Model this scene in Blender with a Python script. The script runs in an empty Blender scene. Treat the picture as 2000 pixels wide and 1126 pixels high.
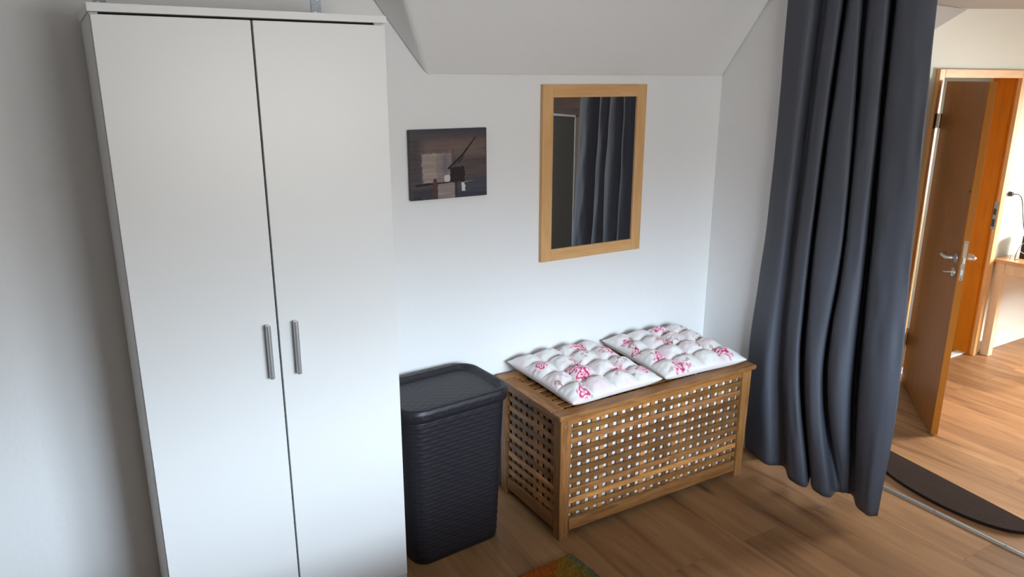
import bpy, bmesh, math, random
import numpy as np
from mathutils import Vector, Matrix
random.seed(7)
rng = np.random.default_rng(7)
C = bpy.context.scene.collection
R = math.radians

# ------------------------------------------------------------------ camera
FPX = 1458.8
cam_d = bpy.data.cameras.new('camera')
cam = bpy.data.objects.new('camera', cam_d)
C.objects.link(cam)
cam_d.sensor_fit = 'HORIZONTAL'
cam_d.sensor_width = 36.0
cam_d.lens = FPX / 2000.0 * 36.0
cam_d.clip_start = 0.05
_yaw, _pitch, _roll = R(31.044), R(15.687), R(0.14)
_fw = Vector((math.sin(_yaw) * math.cos(_pitch), math.cos(_yaw) * math.cos(_pitch), -math.sin(_pitch)))
_r = Vector((math.cos(_yaw), -math.sin(_yaw), 0))
_u = _r.cross(_fw)
_r2 = _r * math.cos(_roll) + _u * math.sin(_roll)
_u2 = -_r * math.sin(_roll) + _u * math.cos(_roll)
_m = Matrix((_r2, _u2, -_fw)).transposed().to_4x4()
_m.translation = Vector((-0.035, -2.423, 1.634))
cam.matrix_world = _m
bpy.context.scene.camera = cam

# ------------------------------------------------------------------ light
vs = bpy.context.scene.view_settings
vs.view_transform = 'Standard'
vs.look = 'None'
vs.gamma = 1.0
vs.use_curve_mapping = False
vs.exposure = 0.0

SKY_STRENGTH = 30.0
world = bpy.data.worlds.new('sky')
bpy.context.scene.world = world
world.use_nodes = True
wn = world.node_tree.nodes
wl = world.node_tree.links
wn.clear()
_tc = wn.new('ShaderNodeTexCoord')
_sx = wn.new('ShaderNodeSeparateXYZ')
_rp = wn.new('ShaderNodeValToRGB')
_bg = wn.new('ShaderNodeBackground')
_wo = wn.new('ShaderNodeOutputWorld')
wl.new(_tc.outputs['Generated'], _sx.inputs[0])
wl.new(_sx.outputs['Z'], _rp.inputs[0])
# sky shaped to keep the floor dim: grey low, bright band, dark above
_rp.color_ramp.elements[0].position = 0.10
_rp.color_ramp.elements[0].color = (0.41, 0.415, 0.41, 1)
_rp.color_ramp.elements[1].position = 0.27
_rp.color_ramp.elements[1].color = (1.45, 1.76, 2.05, 1)
_e = _rp.color_ramp.elements.new(0.335)
_e.color = (1.45, 1.76, 2.05, 1)
_e = _rp.color_ramp.elements.new(0.42)
_e.color = (0.07, 0.085, 0.11, 1)
wl.new(_rp.outputs[0], _bg.inputs[0])
_bg.inputs[1].default_value = SKY_STRENGTH
wl.new(_bg.outputs[0], _wo.inputs[0])

# the two windows behind the camera and the hall window
WIN = (0.45, 1.90, 0.95, 1.85, -3.3)      # x0, x1, z0, z1, y of the room window
HWIN = (-2.2, -0.9, 0.55, 1.55, 7.4)    # y0, y1, z0, z1, x of the hall window


def area_light(name, loc, direction, sx, sy, power, color, portal=False, spread=180):
    l = bpy.data.lights.new(name, 'AREA')
    l.shape = 'RECTANGLE'
    l.size, l.size_y = sx, sy
    l.energy = power
    l.color = color
    l.spread = R(spread)
    if portal:
        l.cycles.is_portal = True
    o = bpy.data.objects.new(name, l)
    C.objects.link(o)
    o.location = loc
    o.rotation_euler = Vector(direction).to_track_quat('-Z', 'Y').to_euler()
    return o


area_light('room_window_portal', ((WIN[0] + WIN[1]) / 2, WIN[4] - 0.16, (WIN[2] + WIN[3]) / 2), (0, 1, 0),
           WIN[1] - WIN[0], WIN[3] - WIN[2], 1, (1, 1, 1), portal=True)
area_light('hall_window_light', (HWIN[4] - 0.02, (HWIN[0] + HWIN[1]) / 2, (HWIN[2] + HWIN[3]) / 2), (-1, 0.15, -0.75),
           HWIN[1] - HWIN[0], HWIN[3] - HWIN[2], 215, (1.0, 0.955, 0.89), spread=125)


# ------------------------------------------------------------------ materials
def new_mat(name):
    m = bpy.data.materials.new(name)
    m.use_nodes = True
    nt = m.node_tree
    b = nt.nodes['Principled BSDF']
    return m, nt, b


def plain(name, col, rough=0.5, metal=0.0, spec=0.5, noise=0.0, nscale=40, bump=0.0, bscale=200, bdist=0.001):
    m, nt, b = new_mat(name)
    b.inputs['Base Color'].default_value = (*col, 1)
    b.inputs['Roughness'].default_value = rough
    b.inputs['Metallic'].default_value = metal
    b.inputs['Specular IOR Level'].default_value = spec
    tc = nt.nodes.new('ShaderNodeTexCoord')
    if noise:
        n = nt.nodes.new('ShaderNodeTexNoise')
        n.inputs['Scale'].default_value = nscale
        n.inputs['Detail'].default_value = 4
        nt.links.new(tc.outputs['Object'], n.inputs['Vector'])
        mr = nt.nodes.new('ShaderNodeMapRange')
        mr.inputs[3].default_value = 1 - noise
        mr.inputs[4].default_value = 1 + noise
        nt.links.new(n.outputs[0], mr.inputs[0])
        mx = nt.nodes.new('ShaderNodeVectorMath')
        mx.operation = 'SCALE'
        mx.inputs[0].default_value = col
        nt.links.new(mr.outputs[0], mx.inputs['Scale'])
        nt.links.new(mx.outputs[0], b.inputs['Base Color'])
    if bump:
        n2 = nt.nodes.new('ShaderNodeTexNoise')
        n2.inputs['Scale'].default_value = bscale
        n2.inputs['Detail'].default_value = 5
        nt.links.new(tc.outputs['Object'], n2.inputs['Vector'])
        bp = nt.nodes.new('ShaderNodeBump')
        bp.inputs['Strength'].default_value = bump
        bp.inputs['Distance'].default_value = bdist
        nt.links.new(n2.outputs[0], bp.inputs['Height'])
        nt.links.new(bp.outputs[0], b.inputs['Normal'])
    return m


def wood(name, c1, c2, rough=0.45, stretch=(1, 12, 12), scale=6.0, tone=False, ring=0.0):
    """grain runs along the object's local axis with the smallest stretch"""
    m, nt, b = new_mat(name)
    tc = nt.nodes.new('ShaderNodeTexCoord')
    mp = nt.nodes.new('ShaderNodeMapping')
    mp.inputs['Scale'].default_value = stretch
    nt.links.new(tc.outputs['Object'], mp.inputs[0])
    n = nt.nodes.new('ShaderNodeTexNoise')
    n.inputs['Scale'].default_value = scale
    n.inputs['Detail'].default_value = 7
    n.inputs['Roughness'].default_value = 0.6
    n.inputs['Distortion'].default_value = 0.4
    nt.links.new(mp.outputs[0], n.inputs['Vector'])
    rp = nt.nodes.new('ShaderNodeValToRGB')
    rp.color_ramp.elements[0].position = 0.32
    rp.color_ramp.elements[0].color = (*c1, 1)
    rp.color_ramp.elements[1].position = 0.68
    rp.color_ramp.elements[1].color = (*c2, 1)
    nt.links.new(n.outputs[0], rp.inputs[0])
    out = rp.outputs[0]
    if tone:
        at = nt.nodes.new('ShaderNodeAttribute')
        at.attribute_name = 'tone'
        mx = nt.nodes.new('ShaderNodeMix')
        mx.data_type = 'RGBA'
        mx.blend_type = 'MULTIPLY'
        mx.inputs[0].default_value = 1.0
        nt.links.new(out, mx.inputs[6])
        nt.links.new(at.outputs['Color'], mx.inputs[7])
        out = mx.outputs[2]
    nt.links.new(out, b.inputs['Base Color'])
    b.inputs['Roughness'].default_value = rough
    bp = nt.nodes.new('ShaderNodeBump')
    bp.inputs['Strength'].default_value = 0.15
    bp.inputs['Distance'].default_value = 0.001
    nt.links.new(n.outputs[0], bp.inputs['Height'])
    nt.links.new(bp.outputs[0], b.inputs['Normal'])
    return m


def floor_mat():
    """oak laminate: planks run along y, 0.19 m wide, 1.3 m long"""
    m, nt, b = new_mat('oak_laminate')
    N, L = nt.nodes, nt.links
    tc = N.new('ShaderNodeTexCoord')
    mp = N.new('ShaderNodeMapping')
    mp.inputs['Rotation'].default_value = (0, 0, R(90))
    L.new(tc.outputs['Object'], mp.inputs[0])
    br = N.new('ShaderNodeTexBrick')
    br.offset = 0.37
    br.inputs['Scale'].default_value = 1.0
    br.inputs['Brick Width'].default_value = 1.29
    br.inputs['Row Height'].default_value = 0.193
    br.inputs['Mortar Size'].default_value = 0.0008
    br.inputs['Mortar Smooth'].default_value = 0.3
    br.inputs['Color1'].default_value = (0, 0, 0, 1)
    br.inputs['Color2'].default_value = (1, 1, 1, 1)
    br.inputs['Mortar'].default_value = (0.5, 0.5, 0.5, 1)
    L.new(mp.outputs[0], br.inputs['Vector'])
    # shift grain per plank
    sc = N.new('ShaderNodeVectorMath'); sc.operation = 'SCALE'; sc.inputs['Scale'].default_value = 9.0
    L.new(br.outputs['Color'], sc.inputs[0])
    ad = N.new('ShaderNodeVectorMath'); ad.operation = 'ADD'
    L.new(tc.outputs['Object'], ad.inputs[0]); L.new(sc.outputs[0], ad.inputs[1])
    g = N.new('ShaderNodeMapping'); g.inputs['Scale'].default_value = (9, 0.9, 1)
    L.new(ad.outputs[0], g.inputs[0])
    n1 = N.new('ShaderNodeTexNoise'); n1.inputs['Scale'].default_value = 1.6; n1.inputs['Detail'].default_value = 5
    n1.inputs['Distortion'].default_value = 0.7
    L.new(g.outputs[0], n1.inputs['Vector'])
    g2 = N.new('ShaderNodeMapping'); g2.inputs['Scale'].default_value = (60, 2.5, 1)
    L.new(ad.outputs[0], g2.inputs[0])
    n2 = N.new('ShaderNodeTexNoise'); n2.inputs['Scale'].default_value = 2; n2.inputs['Detail'].default_value = 6
    L.new(g2.outputs[0], n2.inputs['Vector'])
    rp = N.new('ShaderNodeValToRGB')
    e = rp.color_ramp.elements
    e[0].position = 0.27; e[0].color = (0.17, 0.076, 0.032, 1)
    e[1].position = 0.66; e[1].color = (0.38, 0.205, 0.092, 1)
    k = e.new(0.42); k.color = (0.28, 0.142, 0.060, 1)
    L.new(n1.outputs[0], rp.inputs[0])
    mr = N.new('ShaderNodeMapRange'); mr.inputs[3].default_value = 0.82; mr.inputs[4].default_value = 1.16
    L.new(n2.outputs[0], mr.inputs[0])
    v1 = N.new('ShaderNodeVectorMath'); v1.operation = 'SCALE'
    L.new(rp.outputs[0], v1.inputs[0]); L.new(mr.outputs[0], v1.inputs['Scale'])
    mr2 = N.new('ShaderNodeMapRange'); mr2.inputs[3].default_value = 0.88; mr2.inputs[4].default_value = 1.1
    L.new(br.outputs['Color'], mr2.inputs[0])
    v2 = N.new('ShaderNodeVectorMath'); v2.operation = 'SCALE'
    L.new(v1.outputs[0], v2.inputs[0]); L.new(mr2.outputs[0], v2.inputs['Scale'])
    # knots
    g3 = N.new('ShaderNodeMapping'); g3.inputs['Scale'].default_value = (5.5, 1.5, 1)
    L.new(ad.outputs[0], g3.inputs[0])
    vo = N.new('ShaderNodeTexVoronoi'); vo.inputs['Scale'].default_value = 0.9
    L.new(g3.outputs[0], vo.inputs['Vector'])
    kr = N.new('ShaderNodeMapRange'); kr.inputs[1].default_value = 0.03; kr.inputs[2].default_value = 0.13
    kr.inputs[3].default_value = 0.42; kr.inputs[4].default_value = 1.0
    L.new(vo.outputs['Distance'], kr.inputs[0])
    v3 = N.new('ShaderNodeVectorMath'); v3.operation = 'SCALE'
    L.new(v2.outputs[0], v3.inputs[0]); L.new(kr.outputs[0], v3.inputs['Scale'])
    # joint lines
    mj = N.new('ShaderNodeMapRange'); mj.inputs[3].default_value = 1.0; mj.inputs[4].default_value = 0.62
    L.new(br.outputs['Fac'], mj.inputs[0])
    v4 = N.new('ShaderNodeVectorMath'); v4.operation = 'SCALE'
    L.new(v3.outputs[0], v4.inputs[0]); L.new(mj.outputs[0], v4.inputs['Scale'])
    L.new(v4.outputs[0], b.inputs['Base Color'])
    b.inputs['Roughness'].default_value = 0.42
    b.inputs['Specular IOR Level'].default_value = 0.4
    bp = N.new('ShaderNodeBump'); bp.inputs['Strength'].default_value = 0.08; bp.inputs['Distance'].default_value = 0.001
    L.new(n2.outputs[0], bp.inputs['Height']); L.new(bp.outputs[0], b.inputs['Normal'])
    return m


def attr_mat(name, rough=0.6, bump=0.3, bscale=300, bdist=0.0006, sheen=0.0, gain=1.0):
    m, nt, b = new_mat(name)
    at = nt.nodes.new('ShaderNodeAttribute')
    at.attribute_name = 'paint'
    nt.links.new(at.outputs['Color'], b.inputs['Base Color'])
    b.inputs['Roughness'].default_value = rough
    b.inputs['Specular IOR Level'].default_value = 0.3
    if sheen:
        b.inputs['Sheen Weight'].default_value = sheen
    tc = nt.nodes.new('ShaderNodeTexCoord')
    n2 = nt.nodes.new('ShaderNodeTexNoise')
    n2.inputs['Scale'].default_value = bscale
    n2.inputs['Detail'].default_value = 4
    nt.links.new(tc.outputs['Object'], n2.inputs['Vector'])
    bp = nt.nodes.new('ShaderNodeBump')
    bp.inputs['Strength'].default_value = bump
    bp.inputs['Distance'].default_value = bdist
    nt.links.new(n2.outputs[0], bp.inputs['Height'])
    nt.links.new(bp.outputs[0], b.inputs['Normal'])
    return m


def weave_mat(name, col):
    """moulded wicker look from UV: u = metres round the perimeter, v = height in metres"""
    m, nt, b = new_mat(name)
    N, L = nt.nodes, nt.links
    uv = N.new('ShaderNodeUVMap'); uv.uv_map = 'UVMap'
    sp = N.new('ShaderNodeSeparateXYZ'); L.new(uv.outputs[0], sp.inputs[0])

    def mth(op, a, bb=None):
        n = N.new('ShaderNodeMath'); n.operation = op
        for i, v in enumerate((a, bb)):
            if v is None:
                continue
            if isinstance(v, (int, float)):
                n.inputs[i].default_value = v
            else:
                L.new(v, n.inputs[i])
        return n.outputs[0]
    row = mth('DIVIDE', sp.outputs['Y'], 0.0155)
    odd = mth('MODULO', mth('FLOOR', row), 2.0)
    ph = mth('MULTIPLY', odd, math.pi)
    wv = mth('SINE', mth('ADD', mth('MULTIPLY', sp.outputs['X'], math.pi / 0.026), ph))
    prof = mth('SINE', mth('MULTIPLY', mth('FRACT', row), math.pi))
    h = mth('MULTIPLY', prof, mth('ADD', mth('MULTIPLY', wv, 0.5), 0.8))
    bp = N.new('ShaderNodeBump'); bp.inputs['Strength'].default_value = 0.5; bp.inputs['Distance'].default_value = 0.0014
    L.new(h, bp.inputs['Height']); L.new(bp.outputs[0], b.inputs['Normal'])
    b.inputs['Base Color'].default_value = (*col, 1)
    b.inputs['Roughness'].default_value = 0.45
    return m


M = {}
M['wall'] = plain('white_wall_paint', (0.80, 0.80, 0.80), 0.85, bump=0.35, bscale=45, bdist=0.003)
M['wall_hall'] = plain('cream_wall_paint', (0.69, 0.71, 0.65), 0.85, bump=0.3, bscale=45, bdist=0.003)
M['wall_dimmed'] = plain('dimmed_wall_paint', (0.34, 0.33, 0.31), 0.85, bump=0.35, bscale=45, bdist=0.003)  # unseen walls given a darker tone to cut bounced light
M['ceiling'] = plain('white_ceiling_plaster', (0.79, 0.79, 0.785), 0.9, bump=0.5, bscale=25, bdist=0.004)
M['brown_wall'] = wood('brown_wood_panelling', (0.035, 0.016, 0.011), (0.06, 0.028, 0.018), 0.5, (12, 12, 1))
M['floor'] = floor_mat()
M['white_lam'] = plain('white_laminate', (0.745, 0.745, 0.74), 0.34, spec=0.45, noise=0.015, nscale=3)
M['gap_shade'] = plain('gap_shade_dark', (0.03, 0.03, 0.03), 0.8)
M['steel'] = plain('brushed_steel', (0.55, 0.56, 0.58), 0.36, metal=0.75)
M['zinc'] = plain('galvanised_zinc', (0.30, 0.32, 0.36), 0.5, metal=0.8, noise=0.35, nscale=90)
M['beech'] = wood('beech_veneer', (0.60, 0.33, 0.13), (0.72, 0.43, 0.19), 0.45, (10, 10, 1.2), 4)
M['beech_h'] = wood('beech_veneer_across', (0.60, 0.33, 0.13), (0.72, 0.43, 0.19), 0.45, (1.2, 10, 10), 4)
M['mirror'] = plain('mirror_glass', (0.62, 0.62, 0.63), 0.0, metal=1.0)
M['acacia'] = wood('oiled_acacia', (0.24, 0.098, 0.030), (0.46, 0.228, 0.080), 0.42, (2, 14, 14), 5, tone=True)
M['acacia_v'] = wood('oiled_acacia_upright', (0.24, 0.098, 0.030), (0.46, 0.228, 0.080), 0.42, (14, 14, 2), 5, tone=True)
M['acacia_y'] = wood('oiled_acacia_lengthwise', (0.24, 0.098, 0.030), (0.46, 0.228, 0.080), 0.42, (14, 2, 14), 5, tone=True)
M['linen'] = plain('white_cotton', (0.82, 0.80, 0.78), 0.9, bump=0.4, bscale=60, bdist=0.002)
M['basket'] = weave_mat('dark_plastic_weave', (0.012, 0.0115, 0.016))
M['curtain'] = plain('blue_grey_blackout_cloth', (0.068, 0.074, 0.095), 0.62, noise=0.14, nscale=420, bump=0.5, bscale=500, bdist=0.0006)
M['door_wood'] = wood('varnished_beech_door', (0.24, 0.085, 0.018), (0.31, 0.118, 0.028), 0.38, (9, 9, 0.7), 4)
M['door_wood'].node_tree.nodes['Principled BSDF'].inputs['Specular IOR Level'].default_value = 0.2
M['frame_wood'] = wood('varnished_beech_frame', (0.62, 0.33, 0.11), (0.74, 0.43, 0.17), 0.35, (9, 9, 0.8), 4)
M['lining_wood'] = wood('orange_varnished_lining', (0.50, 0.15, 0.006), (0.58, 0.19, 0.010), 0.4, (9, 9, 0.8), 4)
M['lining_wood'].node_tree.nodes['Principled BSDF'].inputs['Specular IOR Level'].default_value = 0.08
M['dark_metal'] = plain('dark_bronze_metal', (0.06, 0.045, 0.04), 0.45, metal=0.7)
M['mat'] = plain('brown_ribbed_mat', (0.042, 0.024, 0.016), 1.0, spec=0.08, noise=0.45, nscale=260, bump=0.9, bscale=260, bdist=0.003)
M['white_paint'] = plain('white_gloss_paint', (0.80, 0.79, 0.76), 0.4)
M['pale_wood'] = wood('pale_table_wood', (0.72, 0.56, 0.36), (0.82, 0.67, 0.46), 0.5, (8, 8, 1), 4)
M['table_top'] = wood('table_top_wood', (0.52, 0.27, 0.11), (0.66, 0.38, 0.17), 0.3, (8, 1, 8), 4)
M['black_plastic'] = plain('black_plastic', (0.02, 0.02, 0.022), 0.4)
M['white_plastic'] = plain('white_plastic', (0.82, 0.82, 0.80), 0.35)
M['grey_plastic'] = plain('grey_plastic', (0.42, 0.42, 0.42), 0.4)
M['cabinet_side_shade'] = plain('shaded_cabinet_side', (0.048, 0.042, 0.034), 0.9, spec=0.05)  # shade on the cabinet side is put into this darker colour
M['black_rubber'] = plain('black_cable', (0.025, 0.022, 0.02), 0.5)
M['print'] = attr_mat('rose_print_cotton', 0.75, 0.3, 500, 0.0005, sheen=0.2)
M['canvas'] = attr_mat('painted_canvas', 0.55, 0.5, 260, 0.0008)
M['rug'] = attr_mat('wool_pile', 0.95, 0.8, 400, 0.003)


# ------------------------------------------------------------------ helpers
def obj(name, bm, mat, parent=None, loc=(0, 0, 0), rot=(0, 0, 0), smooth=False, bevel=0.0, segs=2):
    me = bpy.data.meshes.new(name)
    bmesh.ops.recalc_face_normals(bm, faces=bm.faces)
    bm.to_mesh(me)
    bm.free()
    o = bpy.data.objects.new(name, me)
    C.objects.link(o)
    me.materials.append(mat)
    o.location = loc
    o.rotation_euler = rot
    if parent:
        o.parent = parent
    if smooth:
        for p in me.polygons:
            p.use_smooth = True
    if bevel:
        b = o.modifiers.new('bevel', 'BEVEL')
        b.width = bevel
        b.segments = segs
        b.limit_method = 'ANGLE'
        b.angle_limit = R(40)
    return o


def tag(o, label=None, cat=None, group=None, kind=None):
    if label:
        o['label'] = label
    if cat:
        o['category'] = cat
    if group:
        o['group'] = group
    if kind:
        o['kind'] = kind
    return o


def thing(name, label, cat, loc=(0, 0, 0), rotz=0, group=None):
    o = bpy.data.objects.new(name, None)
    o.empty_display_size = 0.1
    C.objects.link(o)
    o.location = loc
    o.rotation_euler = (0, 0, rotz)
    return tag(o, label, cat, group)


def box(bm, x0, x1, y0, y1, z0, z1, tone=None):
    vs_ = [bm.verts.new(p) for p in ((x0, y0, z0), (x1, y0, z0), (x1, y1, z0), (x0, y1, z0),
                                      (x0, y0, z1), (x1, y0, z1), (x1, y1, z1), (x0, y1, z1))]
    fs = [bm.faces.new([vs_[i] for i in f]) for f in
          ((3, 2, 1, 0), (4, 5, 6, 7), (0, 1, 5, 4), (1, 2, 6, 5), (2, 3, 7, 6), (3, 0, 4, 7))]
    if tone is not None:
        lay = bm.loops.layers.float_color.get('tone') or bm.loops.layers.float_color.new('tone')
        for f in fs:
            for l in f.loops:
                l[lay] = (*tone, 1)
    return vs_


def bx(*a, tone=None):
    bm = bmesh.new()
    if tone is not None:
        bm.loops.layers.float_color.new('tone')
    box(bm, *a, tone=tone)
    return bm


def prism(bm, pts, z0, z1):
    a = [bm.verts.new((x, y, z0)) for x, y in pts]
    b = [bm.verts.new((x, y, z1)) for x, y in pts]
    n = len(pts)
    bm.faces.new(a[::-1])
    bm.faces.new(b)
    for i in range(n):
        bm.faces.new((a[i], a[(i + 1) % n], b[(i + 1) % n], b[i]))


def cyl(bm, p0, p1, r, n=16, r1=None):
    p0, p1 = Vector(p0), Vector(p1)
    r1 = r if r1 is None else r1
    d = (p1 - p0).normalized()
    a = d.orthogonal().normalized()
    b = d.cross(a)
    A = [bm.verts.new(p0 + (a * math.cos(t) + b * math.sin(t)) * r) for t in [2 * math.pi * i / n for i in range(n)]]
    B = [bm.verts.new(p1 + (a * math.cos(t) + b * math.sin(t)) * r1) for t in [2 * math.pi * i / n for i in range(n)]]
    bm.faces.new(A[::-1])
    bm.faces.new(B)
    for i in range(n):
        bm.faces.new((A[i], A[(i + 1) % n], B[(i + 1) % n], B[i]))


def tube(bm, pts, r, n=8):
    pts = [Vector(p) for p in pts]
    rings = []
    prev = None
    for i, p in enumerate(pts):
        d = (pts[min(i + 1, len(pts) - 1)] - pts[max(i - 1, 0)]).normalized()
        a = d.orthogonal().normalized() if prev is None else (prev - d * prev.dot(d)).normalized()
        prev = a
        b = d.cross(a)
        rings.append([bm.verts.new(p + (a * math.cos(2 * math.pi * k / n) + b * math.sin(2 * math.pi * k / n)) * r) for k in range(n)])
    for i in range(len(rings) - 1):
        for k in range(n):
            bm.faces.new((rings[i][k], rings[i][(k + 1) % n], rings[i + 1][(k + 1) % n], rings[i + 1][k]))
    bm.faces.new(rings[0][::-1])
    bm.faces.new(rings[-1])


def catmull(P, n):
    P = [np.array(p, float) for p in P]
    P = [2 * P[0] - P[1]] + P + [2 * P[-1] - P[-2]]
    out = []
    for i in range(1, len(P) - 2):
        for k in range(n):
            t = k / n
            a, b, c, d = P[i - 1], P[i], P[i + 1], P[i + 2]
            out.append(0.5 * ((2 * b) + (-a + c) * t + (2 * a - 5 * b + 4 * c - d) * t * t + (-a + 3 * b - 3 * c + d) * t ** 3))
    out.append(P[-2])
    return out


def grid_obj(name, pos, mat, parent=None, colors=None, smooth=True, close=False):
    """pos: (nu, nv, 3) array -> one mesh with optional per-vertex colours in 'paint'"""
    nu, nv = pos.shape[:2]
    me = bpy.data.meshes.new(name)
    idx = np.arange(nu * nv).reshape(nu, nv)
    f = np.stack([idx[:-1, :-1], idx[1:, :-1], idx[1:, 1:], idx[:-1, 1:]], -1).reshape(-1, 4)
    me.from_pydata(pos.reshape(-1, 3).tolist(), [], f.tolist())
    if colors is not None:
        a = me.color_attributes.new('paint', 'FLOAT_COLOR', 'POINT')
        c = np.ones((nu * nv, 4), np.float32)
        c[:, :3] = colors.reshape(-1, 3)
        a.data.foreach_set('color', c.ravel())
    me.materials.append(mat)
    if smooth:
        me.polygons.foreach_set('use_smooth', [True] * len(me.polygons))
    o = bpy.data.objects.new(name, me)
    C.objects.link(o)
    if parent:
        o.parent = parent
    return o


def struct(name, bm, mat, **k):
    return tag(obj(name, bm, mat, **k), kind='structure')


def poly(pts_list, thick=None):
    bm = bmesh.new()
    for pts in pts_list:
        bm.faces.new([bm.verts.new(p) for p in pts])
    return bm


def lin(c):
    c = np.asarray(c, float) / 255.0
    return np.where(c <= 0.04045, c / 12.92, ((c + 0.055) / 1.055) ** 2.4)


def slab(pts, direction):
    """a planar polygon given real thickness along a direction"""
    bm = bmesh.new()
    d = Vector(direction)
    a = [bm.verts.new(p) for p in pts]
    b = [bm.verts.new(Vector(p) + d) for p in pts]
    n = len(pts)
    bm.faces.new(a)
    bm.faces.new(b[::-1])
    for i in range(n):
        bm.faces.new((a[i], b[i], b[(i + 1) % n], a[(i + 1) % n]))
    return bm


# ------------------------------------------------------------------ room shell
XL, XR, YF = -1.5, 2.488, -3.3
HZ = -0.36                       # hall floor level, two steps down
KZ, SL = 1.642, 1.30             # height where the roof slope starts, and its rise per metre
CZ = 2.40
ys = (CZ - KZ) / SL

struct('wall_back', bx(XL - 0.1, XR + 0.21, 0.0, 0.12, 0, CZ), M['wall'])
struct('wall_left', bx(XL - 0.12, XL, YF, 0.0, 0, CZ), M['wall_dimmed'])
# right wall with the wide opening, closed by a head above it
OY0, OY1, OZ = -0.42, -2.75, 2.12
bm = bmesh.new()
box(bm, XR, XR + 0.21, OY0, 0.0, 0, CZ)
box(bm, XR, XR + 0.21, YF, OY1, 0, CZ)
box(bm, XR, XR + 0.21, OY1, OY0, OZ, CZ)
struct('wall_right', bm, M['wall'])
# window wall behind the camera
x0, x1, z0, z1, wy = WIN
bm = bmesh.new()
box(bm, XL - 0.1, x0, wy - 0.15, wy, 0, CZ)
box(bm, x1, XR + 0.21, wy - 0.15, wy, 0, CZ)
box(bm, x0, x1, wy - 0.15, wy, 0, z0)
box(bm, x0, x1, wy - 0.15, wy, z1, CZ)
struct('wall_front', bm, M['wall_dimmed'])
bm = bmesh.new()
for a in ((x0, x0 + 0.05, z0, z1), (x1 - 0.05, x1, z0, z1), (x0, x1, z0, z0 + 0.05), (x0, x1, z1 - 0.05, z1),
          ((x0 + x1) / 2 - 0.03, (x0 + x1) / 2 + 0.03, z0, z1)):
    box(bm, a[0], a[1], wy - 0.11, wy - 0.05, a[2], a[3])
struct('window_1', bm, M['white_paint'])

def step_x(y, d=0.0):
    return 3.12 + 0.129 * y + d      # the edge of the upper floor runs slightly askew


bm = bmesh.new()
prism(bm, [(XL - 0.1, YF - 0.1), (step_x(YF - 0.1), YF - 0.1), (step_x(0.33), 0.33), (XL - 0.1, 0.33)], -0.12, 0.0)
struct('floor', bm, M['floor'])
bm = bmesh.new()
box(bm, XL - 0.1, XR + 0.2, YF - 0.1, 0.12, CZ, CZ + 0.08)
struct('ceiling', bm, M['ceiling'])
# roof slope over the right half, with its slanting cheek on the left
K = (1.081, 0.0, KZ)
A = (0.49, 0.0, CZ)
B = (0.586, -ys, CZ)
bm = bmesh.new()
v = [bm.verts.new(p) for p in (K, A, B, (XR, 0, KZ), (XR, -ys, CZ), (XR, 0, CZ))]
bm.faces.new((v[0], v[2], v[1]))
bm.faces.new((v[0], v[3], v[4], v[2]))
bm.faces.new((v[1], v[2], v[4], v[5]))
bm.faces.new((v[3], v[5], v[4]))
bm.faces.new((v[0], v[1], v[5], v[3]))
sl = struct('ceiling_slope', bm, M['ceiling'], bevel=0.012, segs=3)

# ------------------------------------------------------------------ hall shell (lower floor)
HY = 0.33
HX0, HX1, HY0 = XR + 0.21, 7.4, -4.6
struct('floor_hall', bx(2.55, HX1 + 0.1, HY0 - 0.1, HY + 1.3, HZ - 0.1, HZ), M['floor'])
DX0, DX1, DZ = 4.718, 5.645, HZ + 2.005          # clear door opening
bm = bmesh.new()
box(bm, HX0, DX0 - 0.03, HY, HY + 0.15, HZ, 2.35)
box(bm, DX1 + 0.03, HX1 + 0.1, HY, HY + 0.15, HZ, 2.35)
box(bm, DX0 - 0.03, DX1 + 0.03, HY, HY + 0.15, DZ + 0.03, 2.35)
struct('wall_hall_back', bm, M['wall_hall'])
struct('wall_hall_front', bx(HX0, HX1 + 0.1, HY0 - 0.1, HY0, HZ, 2.35), M['brown_wall'])
y0, y1, z0, z1, hx = HWIN
bm = bmesh.new()
box(bm, hx, hx + 0.15, HY0, y0, HZ, 2.35)
box(bm, hx, hx + 0.15, y1, HY, HZ, 2.35)
box(bm, hx, hx + 0.15, y0, y1, HZ, z0)
box(bm, hx, hx + 0.15, y0, y1, z1, 2.35)
struct('wall_hall_right', bm, M['wall_hall'])
bm = bmesh.new()
for a in ((y0, y0 + 0.05, z0, z1), (y1 - 0.05, y1, z0, z1), (y0, y1, z0, z0 + 0.05), (y0, y1, z1 - 0.05, z1)):
    box(bm, hx + 0.04, hx + 0.1, a[0], a[1], a[2], a[3])
struct('window_2', bm, M['white_paint'])
# hall ceiling with the slanting strip above the door wall
F = (4.898, HY, 2.052)
bm = slab([(HX0, HY + 0.1, 2.052), (F[0], HY + 0.1, 2.052), (HX1, HY + 0.1, 2.16), (HX1, HY0, 2.30), (HX0, HY0, 2.2)], (0, 0, 0.1))
M['ceiling_hall'] = plain('shaded_hall_ceiling', (0.40, 0.39, 0.38), 0.9, bump=0.5, bscale=25, bdist=0.004)  # ceiling shade is put into the grey colour
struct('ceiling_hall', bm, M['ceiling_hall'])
bm = bmesh.new()
v = [bm.verts.new(p) for p in (F, (2.75, HY, 1.19), (2.75, HY, 2.06), (2.75, 0.10, 2.06))]
bm.faces.new((v[0], v[1], v[3]))
bm.faces.new((v[0], v[2], v[1]))
bm.faces.new((v[0], v[3], v[2]))
bm.faces.new((v[1], v[2], v[3]))
struct('ceiling_hall_slope', bm, M['ceiling_hall'])
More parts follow.
